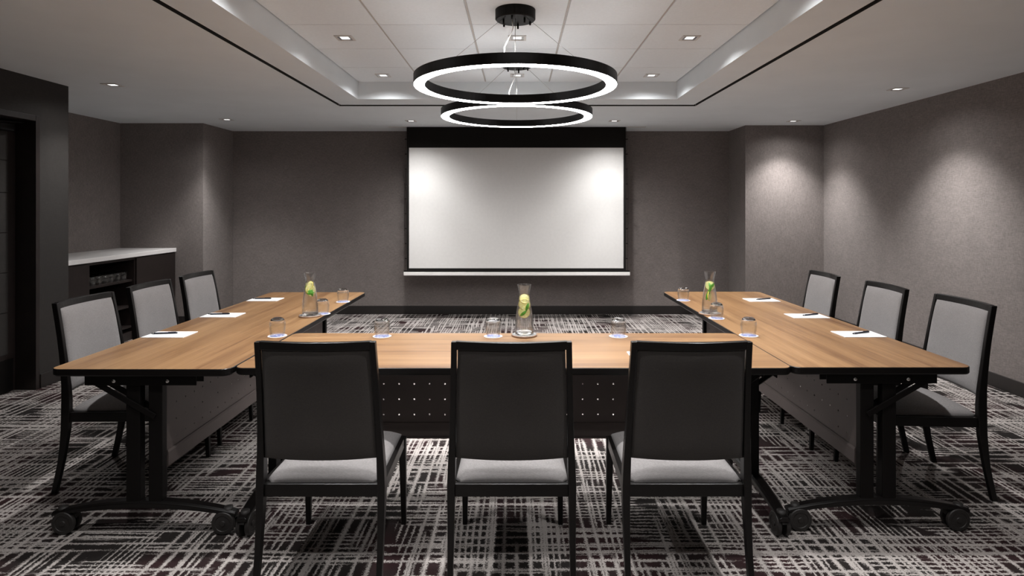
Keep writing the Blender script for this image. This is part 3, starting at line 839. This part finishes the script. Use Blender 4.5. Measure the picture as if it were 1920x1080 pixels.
# ================================================================ CHAIRS
def yb(z):      # rear post curve, y of its centre at height z
    pts = [(0, -.272), (.15, -.238), (.30, -.216), (.42, -.210), (.52, -.214), (.65, -.230), (.80, -.253), (.955, -.282)]
    for (a, ra), (b_, rb) in zip(pts, pts[1:]):
        if a <= z <= b_: return ra + (rb - ra) * (z - a) / (b_ - a)
    return pts[-1][1]
def xb(z):      # half width to the post centre
    if z <= .40: return .226 - .006 * z / .40 * 0 - .000
    return .226 - .018 * (z - .40) / .555
SAG = .027
def make_chair():
    t = thing('dining_chair', '', 'chair', (0, 0, 0), 0, 'grey upholstered chairs with black frames')
    for s in (-1, 1):
        bm = bmesh.new(); rings = []
        for z in (0, .08, .16, .24, .32, .40, .47, .54, .62, .70, .78, .86, .93, .955):
            hw = .0105 + .004 * math.exp(-((z - .42) / .16) ** 2); hd = .014 + .007 * math.exp(-((z - .42) / .2) ** 2)
            x, y = s * xb(z), yb(z)
            rings.append([(x - hw, y - hd, z), (x + hw, y - hd, z), (x + hw, y + hd, z), (x - hw, y + hd, z)])
        add_rings(bm, rings); obj('leg', bm, M['lacquer'], t, .003)['label'] = 'rear leg continuing as back post'
        bm = bmesh.new(); rings = []
        for z, hw in ((0, .0105), (.20, .0135), (.40, .0165)):
            x, y = s * (.213 + .004 * (1 - z / .4)), .262 + .014 * (1 - z / .4)
            rings.append([(x - hw, y - hw, z), (x + hw, y - hw, z), (x + hw, y + hw, z), (x - hw, y + hw, z)])
        add_rings(bm, rings); obj('leg', bm, M['lacquer'], t, .003)
    # seat frame
    bm = bmesh.new()
    zf0, zf1 = .360, .408
    add_box(bm, (-.213, -.220, zf0), (.213, -.198, zf1)); add_box(bm, (-.205, .250, zf0), (.205, .272, zf1))
    for s in (-1, 1): add_beam(bm, (s * .222, -.20, (zf0 + zf1) / 2), (s * .213, .262, (zf0 + zf1) / 2), (0, 0, 1), zf1 - zf0, .022)
    obj('seat_frame', bm, M['lacquer'], t, .003)
    # seat cushion
    bm = bmesh.new(); n, m_ = 14, 14
    def ease(u): return math.copysign(abs(u) ** 1.0, u)
    grid = {}
    for i in range(n + 1):
        for j in range(m_ + 1):
            u, v = -1 + 2 * i / n, -1 + 2 * j / m_
            uu, vv = math.sin(u * PI / 2), math.sin(v * PI / 2)
            hw = .212 - .004 * (vv + 1) / 2 + .012 * (vv > -.9) * (1 - abs(vv)) ** .5 * 0
            x = uu * (hw - (.018 if vv < -.97 else 0)); y = .030 + vv * .238
            ed = max(abs(uu), abs(vv))
            z = .410 + .030 * (1 - abs(uu) ** 7) ** .5 * (1 - abs(vv) ** 7) ** .5 + .030 * (1 - uu ** 2) * (1 - vv ** 2) ** .8
            grid[i, j] = bm.verts.new((x, y, z))
    for i in range(n):
        for j in range(m_):
            bm.faces.new((grid[i, j], grid[i + 1, j], grid[i + 1, j + 1], grid[i, j + 1])).smooth = True
    edge = [grid[i, 0] for i in range(n + 1)] + [grid[n, j] for j in range(1, m_ + 1)] + [grid[i, m_] for i in range(n - 1, -1, -1)] + [grid[0, j] for j in range(m_ - 1, 0, -1)]
    low = [bm.verts.new((v.co.x * .985, .03 + (v.co.y - .03) * .985, .400)) for v in edge]
    k = len(edge)
    for i in range(k): bm.faces.new((edge[i], edge[(i + 1) % k], low[(i + 1) % k], low[i])).smooth = True
    bm.faces.new(low)
    obj('seat', bm, M['fabric'], t)
    # curved back: frame rails
    def strip(z0, z1, hd, shift=0, nu=16):
        bm = bmesh.new(); rings = []
        for i in range(nu + 1):
            u = -1 + 2 * i / nu
            r_ = []
            for z, d in ((z0, -hd), (z0, hd), (z1, hd), (z1, -hd)):
                hwx = xb(min(z, .955)) - .006
                y = yb(min(z, .955)) - SAG * (1 - u * u) + d + shift
                r_.append((u * hwx, y, z))
            rings.append(r_)
        add_rings(bm, rings); return bm
    bm1 = strip(.925, .957, .012); obj('top_rail', bm1, M['lacquer'], t, .003)
    # backrest pad: flat rear face, puffed front face, closed all round
    nu, nv = 18, 14; z0, z1 = .507, .928
    def pad(front):
        g_ = {}
        for i in range(nu + 1):
            for j in range(nv + 1):
                u, v = -1 + 2 * i / nu, -1 + 2 * j / nv
                uu, vv = math.sin(u * PI / 2), math.sin(v * PI / 2)
                z = (z0 + z1) / 2 + vv * (z1 - z0) / 2
                hwx = xb(z) - .0135
                yc = yb(z) - SAG * (1 - uu * uu)
                pf = (1 - abs(uu) ** 9) ** .6 * (1 - abs(vv) ** 9) ** .6
                d = (.006 + .024 * pf) if front else (-.006 - .008 * pf)
                g_[i, j] = (uu * hwx, yc + d, z)
        return g_
    bm = bmesh.new()
    A, B = {k_: bm.verts.new(p) for k_, p in pad(True).items()}, {k_: bm.verts.new(p) for k_, p in pad(False).items()}
    for i in range(nu):
        for j in range(nv):
            f = bm.faces.new((A[i, j], A[i + 1, j], A[i + 1, j + 1], A[i, j + 1])); f.smooth = True; f.material_index = 0
            f = bm.faces.new((B[i, j], B[i, j + 1], B[i + 1, j + 1], B[i + 1, j])); f.smooth = True; f.material_index = 1
    ek = [(i, 0) for i in range(nu + 1)] + [(nu, j) for j in range(1, nv + 1)] + [(i, nv) for i in range(nu - 1, -1, -1)] + [(0, j) for j in range(nv - 1, 0, -1)]
    for a, b_ in zip(ek, ek[1:] + ek[:1]):
        bm.faces.new((A[a], A[b_], B[b_], B[a])).material_index = 1
    obj('backrest', bm, [M['fabric'], M['fabric_shaded']], t)
    return t
CH = make_chair()
chairs = [((-.733, 2.478), 0, 'black-framed grey chair seen from behind, left one of the front row'),
          ((-.021, 2.478), 0, 'black-framed grey chair seen from behind, middle one of the front row'),
          ((.632, 2.478), .0, 'black-framed grey chair seen from behind, right one of the front row'),
          ((-2.060, 3.275), -90, 'grey upholstered chair at the left table, nearest the camera'),
          ((-2.078, 3.880), -90, 'grey upholstered chair at the left table, between two others'),
          ((-2.075, 4.450), -90, 'grey upholstered chair at the left table, farthest from the camera'),
          ((2.076, 3.205), 88, 'grey upholstered chair at the right table, nearest the camera'),
          ((2.030, 3.800), 88, 'grey upholstered chair at the right table, between two others'),
          ((1.985, 4.475), 88, 'grey upholstered chair at the right table, farthest from the camera')]
for i, ((x, y), rz, lb) in enumerate(chairs):
    if i == 0: CH.location = (x, y, 0); CH.rotation_euler.z = math.radians(rz); CH['label'] = lb
    else: dup(CH, (x, y, 0), math.radians(rz), lb)
